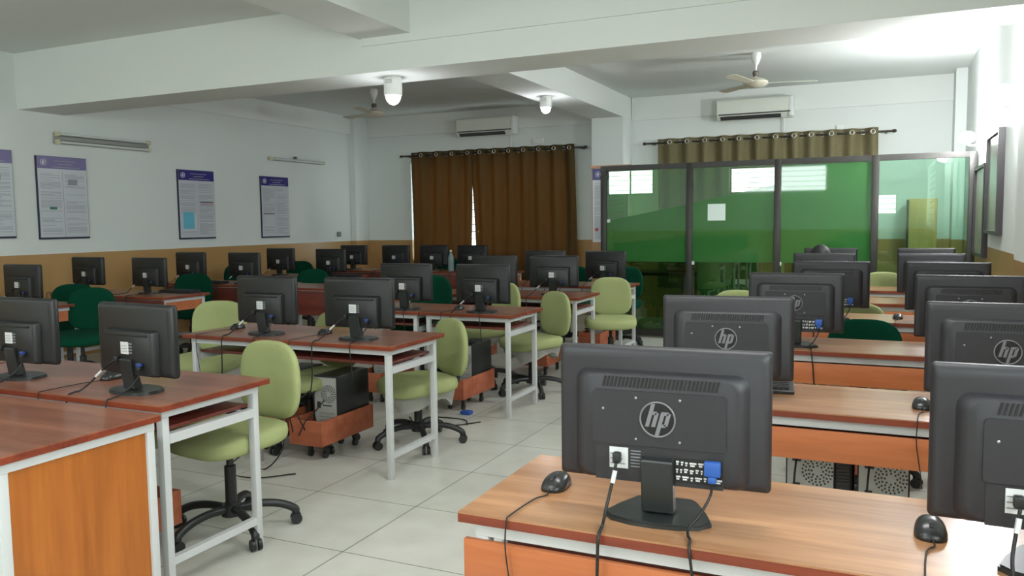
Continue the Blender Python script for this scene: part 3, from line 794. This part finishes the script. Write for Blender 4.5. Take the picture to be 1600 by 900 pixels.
lm(-3.37, 3.83, -1.7, 'stickered monitor on the second row desk, left one', 3.63)
lm(-2.665, 5.32, -5, 'stickered monitor on the third row, before the light green chair back', 5.16)
lm(-3.32, 5.32, 0, 'stickered monitor on the third row, left of the dark green chair', 5.16)
lm(-2.70, 6.81, 6.5, 'stickered monitor in the fourth row, above the pale chair', 6.55)
lm(-3.28, 6.79, 0, 'stickered monitor in the fourth row, left one, mostly hidden', 6.55)
lm(-2.575, 7.93, -9, 'stickered monitor in the last row beside the partition', 7.76)
lm(-3.25, 7.95, 0, 'stickered monitor in the last row, left one before the curtain', 7.76)
GMW = 'monitors on the wall side desks'
for x, y, f, lab in ((-6.62, 4.53, 4.30, 'black monitor before the tan wall at the left picture edge'),
    (-7.45, 5.80, 5.45, 'black monitor before the tan wall, second from the left edge'), (-6.58, 5.80, 5.45, 'black monitor on the desk with orange end panel, right one'),
    (-7.38, 7.10, 6.85, 'black monitor under the cyan poster, left of the dark chair'), (-6.57, 7.10, 6.85, 'black stickered monitor right of the dark chair under the far posters'),
    (-7.20, 8.45, 8.15, 'black stickered monitor below the farthest blue headed poster'), (-6.28, 8.30, 8.15, 'black monitor below the wall socket'),
    (-7.02, 9.82, 9.5, 'black stickered monitor in the far left corner'), (-6.30, 9.82, 9.5, 'small black stickered monitor left of the bright curtain edge'),
    (-5.68, 9.82, 9.5, 'small black stickered monitor in front of the left brown curtain'), (-5.08, 9.82, 9.5, 'small black monitor in front of the bright curtain gap')):
    put_mon('sticker', x, y, 0, lab, GMW, f)

# ------------------------------------------------------------------ mice, keyboards, bottle
def mouse(drop):
    def make():
        r = thing('computer_mouse', '', 'mouse')
        bm = bmesh.new(); superell(bm, .031, .054, .034, .8, .75, 24, 14, warp=lambda p: Vector((p.x * (1 - .12 * (p.y / .054)), p.y, max(0, p.z) * (1 - .25 * (p.y < 0) * (p.y / .054) ** 2))))
        link('body', bm, 'mouse_black', r, smooth=True)
        bm = bmesh.new(); tube(bm, [(-.004, -.028, .026), (.004, -.028, .026)], .009, 12); link('scroll_wheel', bm, 'plastic_black', r)
        d = drop
        cable('cable', [(0, -.052, .008), (.004, -.08, .004), (-.012, -.12, .004), (-.02, d + .015, .004), (-.02, d - .006, -.004), (-.022, d - .009, -.07), (-.008, d - .008, -.17), (-.002, d - .006, -.22)], .0018, parent=r)
        return r
    return make
def put_mouse(x, y, f, lab, rz=0):
    place(('mouse', round(f - y, 2)), mouse(round(f - y, 2)), (x, y, TOP), rz, lab, 'computer mice on the desks')
put_mouse(-.725, 1.835, 1.585, 'black mouse left of the large foreground monitor')
put_mouse(.10, 1.85, 1.585, 'black mouse at lower right, below the edge monitor')
put_mouse(.13, 3.10, 2.885, 'black mouse on the second right desk by the wall file monitor')
put_mouse(.09, 5.80, 5.55, 'lone grey black mouse on the fourth right desk in the gap')
put_mouse(-3.74, 3.95, 3.63, 'black mouse at the left end of the second row desk')
put_mouse(-3.04, 3.93, 3.63, 'black mouse between the two monitors of the second row')
put_mouse(-3.03, 2.44, 2.12, 'black mouse behind the nearest left monitor stand')
put_mouse(-2.92, 5.40, 5.16, 'black mouse left of the third row monitor stand')

def keyboard():
    r = thing('keyboard', '', 'keyboard')
    bm = bmesh.new(); prism(bm, [(-.075, 0), (.075, 0), (.075, .024), (-.075, .014)], 'x', -.22, .22)
    bmesh.ops.bevel(bm, geom=list(bm.edges), offset=.003, segments=1, affect='EDGES'); link('case', bm, 'plastic_black', r)
    bm = bmesh.new()
    for j in range(5):
        for i in range(20):
            x = -.205 + i * .0205; y = -.058 + j * .024; z = .019 + .0016 * j; bx(bm, x, x + .017, y, y + .019, z - .004, z + .005)
    k = link('keys', bm, 'key_black', r)
    box('status_strip', 'fitting_grey', .12, .2, .060, .070, .0245, .0262, parent=r)
    return r
GK = 'black keyboards on the desks'
place('kb', keyboard, (-.52, 3.20, TOP), .12, 'black keyboard end peeking out right of the second monitor', GK)
place('kb', keyboard, (-6.35, 5.92, TOP), .0, 'black keyboard on the desk with orange end panel', GK)
place('kb', keyboard, (-7.0, 6.98, TOP), .0, 'black keyboard on the wall side desk beside the dark chair', GK)
place('kb', keyboard, (-6.12 + .0, 8.33, TOP), 0, 'black keyboard before the monitor below the wall socket', GK)

b = thing('water_bottle', 'clear plastic water bottle standing beside the monitor at the left curtain', 'bottle', (-5.37, 9.72, TOP))
bm = bmesh.new(); lathe(bm, [(0, 0), (.04, .002), (.043, .02), (.04, .08), (.043, .09), (.043, .17), (.038, .20), (.018, .245), (.015, .27), (0, .27)], 20); link('body', bm, 'bottle_plastic', b, smooth='auto')
bm = bmesh.new(); lathe(bm, [(.018, .265), (.018, .285), (0, .287)], 16); link('cap', bm, 'sticker_white', b, smooth='auto')

# ------------------------------------------------------------------ computers and their wooden trolleys
def trolley():
    r = thing('cpu_trolley', '', 'trolley'); w, d, t = .21, .50, .014
    box('base_board', 'box_wood', -w / 2, w / 2, -d / 2, d / 2, .10, .114, parent=r)
    for s in (-1, 1): box('side_board', 'box_wood', s * (w / 2 + t / 2) - t / 2, s * (w / 2 + t / 2) + t / 2, -d / 2 - t, d / 2 + t, .10, .25, .002, r)
    for s in (-1, 1): box('end_board', 'box_wood', -w / 2, w / 2, s * (d / 2 + t / 2) - t / 2, s * (d / 2 + t / 2) + t / 2, .10, .25, .002, r)
    for sx in (-1, 1):
        for sy in (-1, 1):
            bm = bmesh.new(); tube(bm, [(sx * .055 - .009, sy * .15, .022), (sx * .055 + .009, sy * .15, .022)], .022, 14); bx(bm, sx * .055 - .012, sx * .055 + .012, sy * .15 - .010, sy * .15 + .010, .036, .10)
            link('caster', bm, 'plastic_black', r, smooth='auto')
    return r
def tower(h):
    def make():
        r = thing('computer_tower', '', 'computer'); w, d = .172, .33
        box('case', 'pc_black', -w / 2, w / 2, -d / 2, d / 2, 0, h, .004, r)
        bk = box('rear_panel', 'pc_steel', -w / 2 + .006, w / 2 - .006, -d / 2 - .004, -d / 2, .008, h - .01, parent=r)
        bm = bmesh.new(); cz = h - .11; cx = .025
        for a in range(4):
            for k in range(8 + 5 * a):
                th = 2 * PI * k / (8 + 5 * a) + a * .2; rr = .020 + a * .0105
                bx(bm, cx + rr * math.cos(th) - .003, cx + rr * math.cos(th) + .003, -d / 2 - .0062, -d / 2 - .004, cz + rr * math.sin(th) - .003, cz + rr * math.sin(th) + .003)
        link('fan_grille', bm, 'ac_dark', bk)
        box('power_socket', 'plastic_black', -.062, -.03, -d / 2 - .028, -d / 2 - .004, h - .075, h - .045, .004, bk)
        bm = bmesh.new()
        for k in range(5): bx(bm, -.045, .06, -d / 2 - .006, -d / 2 - .004, .05 + .022 * k, .058 + .022 * k)
        link('slot_covers', bm, 'fitting_grey', bk)
        bm = bmesh.new(); bx(bm, -.02, .045, -d / 2 - .006, -d / 2 - .004, h - .185, h - .177); bx(bm, -.06, -.035, -d / 2 - .007, -d / 2 - .004, h - .20, h - .16); link('port_block', bm, 'ac_dark', bk)
        cable('power_cable', [(-.046, -d / 2 - .028, h - .06), (-.05, -d / 2 - .05, h - .12), (-.055, -d / 2 - .045, h - .22), (-.06, -d / 2 - .028, .10), (-.06, -d / 2 - .022, .02)], .004, parent=bk)
        return r
    return make
def pc(x, y, where, h=.37, ly=.083):
    place('trolley', trolley, (x, y, 0), 0, 'open reddish wooden trolley on casters ' + where, 'wooden computer trolleys under the desks')
    place(('tower', h), tower(h), (x + .015, y + ly, .115), 0, 'black computer tower with grey back ' + where, 'computer towers under the desks')
pc(-3.08, 4.03, 'under the second row desk, cables spilling out')
pc(-2.90, 2.29, 'under the desk behind the orange panelled one', ly=-.083)
pc(-2.90, 5.45, 'under the third row desk, right one')
pc(-3.62, 5.45, 'under the third row desk, left one')
pc(-3.45, 4.95 - .9, 'under the left half of the second row desk')
pc(-2.85, 6.95, 'under the fourth row desk')
pc(-2.75, 8.15, 'under the last row desk by the partition')
pc(-3.6, 6.95, 'under the left half of the fourth row desk')
for y, nm in ((2.885, 'second'), (4.25, 'third'), (5.55, 'fourth')):
    pc(-.245, y + .40, 'under the %s right desk, left one' % nm, .47, .0)
    pc(.0, y + .40, 'under the %s right desk, right one' % nm, .47, .0)
for y, nm in ((2.885, 'second'), (4.25, 'third')):
    def ups():
        r = thing('power_unit', '', 'power unit')
        box('case', 'pc_black', -.036, .036, -.15, .15, 0, .46, .006, r)
        box('front_strip', 'plastic_black', -.03, .03, -.156, -.15, .03, .44, .003, r)
        bm = bmesh.new()
        for k in range(6): bx(bm, -.024, .024, -.158, -.156, .38 - k * .012, .385 - k * .012)
        link('vent', bm, 'ac_dark', r)
        return r
    place('ups', ups, (-.122, y + .40, .115), 0, 'slim black power unit between the computers under the %s right desk' % nm, 'slim black power units')

# loose leads
GC = 'loose black leads on the floor'
tag(cable('floor_cable', [(-3.24, 3.72, .70), (-3.25, 3.70, .45), (-3.35, 3.60, .12), (-3.40, 3.45, .006), (-3.15, 3.40, .006), (-2.98, 3.55, .006)], .004), 'black lead hanging from second row desk left monitor to floor', 'cable', GC)
tag(cable('floor_cable', [(-3.05, 3.58, .55), (-3.07, 3.60, .35), (-3.10, 3.58, .12), (-3.2, 3.55, .006), (-3.36, 3.62, .006), (-3.45, 3.8, .006)], .004), 'black lead hanging beside the orange wooden trolley of second row', 'cable', GC)
for k, (pts, lab) in enumerate((([(-3.0, 4.8, .005), (-2.8, 4.9, .005), (-2.95, 5.0, .005), (-2.7, 5.02, .005), (-2.6, 4.9, .005)], 'tangled black lead on the floor behind the chair with white cloth'),
        ([(-3.1, 4.95, .005), (-2.9, 4.75, .005), (-2.7, 4.82, .005), (-2.55, 5.0, .005)], 'curling black lead on the floor before the third row trolley'),
        ([(-2.95, 2.1, .005), (-2.75, 2.25, .005), (-2.6, 2.2, .005)], 'short thin lead on the floor beside the orange panelled desk'))):
    tag(cable('floor_cable', pts, .004), lab, 'cable', GC)
for k, pts in enumerate(([(-3.12, 3.82, .33), (-3.16, 3.76, .36), (-3.1, 3.72, .30), (-3.06, 3.74, .2)], [(-3.08, 3.84, .40), (-3.05, 3.76, .42), (-3.13, 3.70, .32), (-3.15, 3.74, .18)], [(-3.0, 3.85, .36), (-3.06, 3.78, .26), (-3.02, 3.70, .27), (-3.09, 3.72, .17)])):
    tag(cable('tower_lead', pts, .004), 'black lead looping out of the second row wooden trolley', 'cable', 'leads looping out of the second row trolley')
cb = thing('cable_conduit', 'ribbed grey conduit standing by the chair post behind the first row', 'conduit', (-3.36, 3.68, 0))
bm = bmesh.new(); prof = []
for k in range(26): z = .0 + k * .011; prof += [(.022, z), (.027, z + .0045)]
lathe(bm, prof + [(0, .29)], 16); link('ribbed_tube', bm, 'fitting_grey', cb, smooth='auto')
for _y, _n in ((2.885, 'second'), (4.25, 'third')):
    tag(box('wooden_shelf', 'box_wood', -.156, -.088, _y + .24, _y + .56, .095, .114), 'narrow wooden board under the slim black unit of the %s right desk' % _n, 'shelf')
tag(box('blue_pad', 'blue_pad', -2.80, -2.72, 5.16, 5.22, 0, .025, .006), 'small blue pad on the floor beside the third row trolley', 'pad')

# ------------------------------------------------------------------ chairs
def chair(fabric, cloth, dz, spin):
    """faces -x ... local: the seat faces +y... backrest sits at -y; origin at the floor under the column"""
    def make():
        r = thing('office_chair', '', 'chair'); F = fabric + '_fabric'
        sz = .43 + dz
        def wseat(p):
            z = p.z - .022 * (p.y / .23) ** 2 * (1 if p.y > 0 else -.4) + .012 * (p.x / .23) ** 2 * (p.z > 0)
            return Vector((p.x * (1 + .05 * p.y / .23), p.y, z))
        bm = bmesh.new(); superell(bm, .24, .23, .048, .55, .62, 36, 12, wseat, (0, 0.0, sz)); link('seat', bm, F, r, smooth=True)
        def wback(p):
            return Vector((p.x * (1 - .03 * (p.z / .18)), p.y - .03 * (p.x / .2) ** 2 * -1 - .015 * (p.z / .18) ** 2 * -1, p.z))
        bm = bmesh.new(); superell(bm, .20, .034, .185, .66, .66, 40, 18, None)
        for v in bm.verts:
            p = v.co.copy(); v.co = wback(p)
        bmesh.ops.rotate(bm, verts=bm.verts, cent=(0, 0, 0), matrix=Matrix.Rotation(math.radians(2), 3, 'X'))
        bmesh.ops.translate(bm, verts=bm.verts, vec=(0, -.275, sz + .215)); link('backrest', bm, F, r, smooth=True)
        bm = bmesh.new(); tube(bm, curve([(0, -.05, sz - .06), (0, -.20, sz - .062), (0, -.29, sz - .02), (0, -.308, sz + .08), (0, -.31, sz + .2)]), .013, 8); link('back_support', bm, 'plastic_black', r, smooth=True)
        box('mechanism', 'plastic_black', -.07, .07, -.10, .08, sz - .075, sz - .035, .01, r)
        bm = bmesh.new(); tube(bm, [(.07, 0, sz - .06), (.2, .02, sz - .06), (.24, .02, sz - .065)], [.005, .005, .009], 8); link('lever', bm, 'plastic_black', r)
        bm = bmesh.new(); lathe(bm, [(.026, .12), (.026, .30 + dz * .5), (.016, .305 + dz * .5), (.016, sz - .07), (0, sz - .07)], 16); link('gas_column', bm, 'plastic_black', r, smooth='auto')
        bm = bmesh.new(); lathe(bm, [(.03, .075), (.045, .08), (.042, .13), (.03, .14), (0, .14)], 18); link('hub', bm, 'plastic_black', r, smooth='auto')
        for k in range(5):
            a = spin + 2 * PI * k / 5; c, s = math.cos(a), math.sin(a); bm = bmesh.new()
            tube(bm, curve([(.03 * c, .03 * s, .112), (.12 * c, .12 * s, .118), (.21 * c, .21 * s, .105), (.275 * c, .275 * s, .075), (.285 * c, .285 * s, .05)]), .019, 8)
            leg = link('star_leg', bm, 'plastic_black', r, smooth=True)
            bm = bmesh.new()
            for off in (-.014, .014):
                tube(bm, [(.285 * c - s * off - s * .008, .285 * s + c * off + c * .008, .026), (.285 * c - s * off + s * .008, .285 * s + c * off - c * .008, .026)], .026, 14)
            link('caster', bm, 'plastic_black', leg, smooth='auto')
        if cloth:
            bm = bmesh.new(); n = 36; z_t = sz - .015; rows = []
            sgn = lambda x, p: math.copysign(abs(x) ** p, x)
            for j in range(5):
                t = j / 4; row = []
                for i in range(n):
                    th = 2 * PI * i / n; drp = .10 + .035 * math.sin(3 * th + 1) + .012 * math.sin(7 * th)
                    f = 1 - .10 * t + .02 * math.sin(9 * th) * t
                    row.append(bm.verts.new((.222 * sgn(math.cos(th), .62) * f, .212 * sgn(math.sin(th), .62) * f, z_t - drp * t)))
                rows.append(row)
            for a_, b_ in zip(rows, rows[1:]):
                for i in range(n): bm.faces.new((a_[i], a_[(i + 1) % n], b_[(i + 1) % n], b_[i]))
            bmesh.ops.solidify(bm, geom=list(bm.faces), thickness=.003)
            link('seat_lining', bm, 'white_cloth', r, smooth=True)
        return r
    return make
def put_chair(x, y, back_deg, fabric, label, dz=0, cloth=False, spin=.3):
    """back_deg: direction (from +x, ccw) in which the backrest lies"""
    rz = math.radians(back_deg + 90)
    place(('chair', fabric, cloth, dz), chair(fabric, cloth, dz, spin), (x, y, 0), rz, label, 'light green office chairs' if fabric == 'light' else 'dark green office chairs')
# x, y = middle of the backrest as seen; the seat lies in front of it
def back_at(bx_, by_, deg, fabric, label, dz=0, cloth=False):
    put_chair(bx_ - .295 * math.cos(math.radians(deg)), by_ - .295 * math.sin(math.radians(deg)), deg, fabric, label, dz, cloth)
back_at(-2.65, 3.05, 82, 'light', 'pale green office chair nearest the camera, tucked under the first row desk', .02)
back_at(-2.53, 4.64, 59, 'light', 'pale green chair with hanging white lining at the second row desk end', -.05, True)
back_at(-2.46, 6.32, 58, 'light', 'pale green chair with white lining behind the third row, near aisle', -.01, True)
back_at(-3.0, 6.5, 62, 'light', 'pale green chair with white lining behind the third row, inner one', .04, True)
back_at(-2.40, 7.53, 107, 'light', 'pale green chair facing us before the partition', .03)
back_at(-4.38, 4.47, 115, 'light', 'pale green chair left of the second row desk', .03)
back_at(-3.13, 2.80, 78, 'light', 'pale green chair hidden behind the nearest left monitor', .0)
back_at(-3.25, 4.38, 80, 'light', 'pale green chair behind the second row desk, seen beneath the tabletop', .0)
back_at(-1.03, 6.52, 90, 'light', 'pale green chair back left of the third badged monitor', .02)
back_at(-.17, 6.27, 90, 'light', 'pale green chair between fourth and fifth right desks', -.03)
back_at(.0, 8.76, 90, 'light', 'farthest pale green chair behind the last right desk', .04)
back_at(-.09, 5.0, 90, 'green', 'dark green chair back between third and fourth right desks', .0)
back_at(-3.66, 6.29, 97, 'green', 'dark green chair in the middle, right of the third row left monitor', .11)
back_at(-7.1, 5.35, 130, 'green', 'dark green chair behind, left one of the pair at far left', .03)
back_at(-6.27, 4.90, 122, 'green', 'dark green chair in front, right one of the pair at far left', .05)
back_at(-6.94, 6.69, 128, 'green', 'dark green chair right of the desk with orange end panel', .05)
back_at(-7.55, 8.06, 120, 'green', 'dark green chair under the cyan poster, against the tan wall', .08)
back_at(-7.50, 9.2, 110, 'green', 'dark green chair peeking right of the far wall monitor', .06)
back_at(-6.25, 7.9, 115, 'green', 'dark green chair right of the second row left monitor', .04)
back_at(-3.27, 8.95, 90, 'green', 'dark green chair behind the last row, between two monitors', .05)
back_at(-2.66, 8.95, 90, 'green', 'dark green chair behind the last row, beside the glass', .05)
back_at(-5.90, 10.65, 95, 'green', 'dark green chair before the brown curtains near the bright gap', .05)

# ------------------------------------------------------------------ seated person behind the fifth right desk
def person():
    r = thing('person', 'dark haired seated person, only the hair visible above the monitors', 'person', (-.50, 7.52, 0))
    me = bpy.data.meshes.new('body')
    V = [(0, .12, .50), (0, .11, .68), (0, .06, .86), (0, 0, .93), (0, -.02, .99), (0, -.03, 1.05), (0, -.04, 1.11),
         (-.17, .06, .86), (-.22, -.02, .68), (-.16, -.22, .70), (-.14, -.30, .72), (.17, .06, .86), (.22, -.02, .68), (.16, -.22, .70), (.14, -.30, .72),
         (-.09, .10, .49), (-.10, -.28, .47), (-.10, -.28, .09), (-.10, -.38, .04), (.09, .10, .49), (.10, -.28, .47), (.10, -.28, .09), (.10, -.38, .04)]
    E_ = [(0, 1), (1, 2), (2, 3), (3, 4), (4, 5), (5, 6), (2, 7), (7, 8), (8, 9), (9, 10), (2, 11), (11, 12), (12, 13), (13, 14), (0, 15), (15, 16), (16, 17), (17, 18), (0, 19), (19, 20), (20, 21), (21, 22)]
    R = [.15, .13, .13, .06, .055, .08, .07, .06, .045, .032, .03, .06, .045, .032, .03, .08, .065, .05, .04, .08, .065, .05, .04]
    me.from_pydata(V, E_, []); o = bpy.data.objects.new('body', me); C.objects.link(o); o.parent = r; me.materials.append(MAT['shirt'])
    sk = o.modifiers.new('skin', 'SKIN'); o.modifiers.new('sub', 'SUBSURF').levels = 1
    for i, rr in enumerate(R): me.skin_vertices[0].data[i].radius = (rr, rr)
    me.skin_vertices[0].data[0].use_root = True
    bm = bmesh.new(); superell(bm, .075, .09, .105, 1, 1, 24, 16, cen=(0, -.04, 1.05)); superell(bm, .012, .018, .02, 1, 1, 10, 8, cen=(0, -.13, 1.04))
    for s in (-1, 1): superell(bm, .01, .018, .028, 1, 1, 10, 8, cen=(s * .077, -.03, 1.045))
    link('face', bm, 'skin', r, smooth=True)
    bm = bmesh.new(); superell(bm, .085, .10, .105, 1, 1, 24, 16, cen=(0, -.022, 1.072)); link('hair', bm, 'hair', r, smooth=True)
    for s in (-1, 1):
        bm = bmesh.new(); superell(bm, .035, .045, .014, .8, .8, 14, 8, cen=(s * .13, -.34, .775))
        for k in range(4): tube(bm, [(s * .13 - .024 + k * .016, -.37, .775), (s * .13 - .026 + k * .017, -.41, .778), (s * .13 - .027 + k * .018, -.435, .768)], [.009, .008, .006], 8)
        tube(bm, [(s * .13 - s * .03, -.33, .775), (s * .13 - s * .055, -.36, .77)], [.010, .008], 8); link('hand', bm, 'skin', r, smooth=True)
    return r
person()
put_chair(-.50, 7.62, 90, 'green', 'dark green chair the dark haired person sits on', -.06)
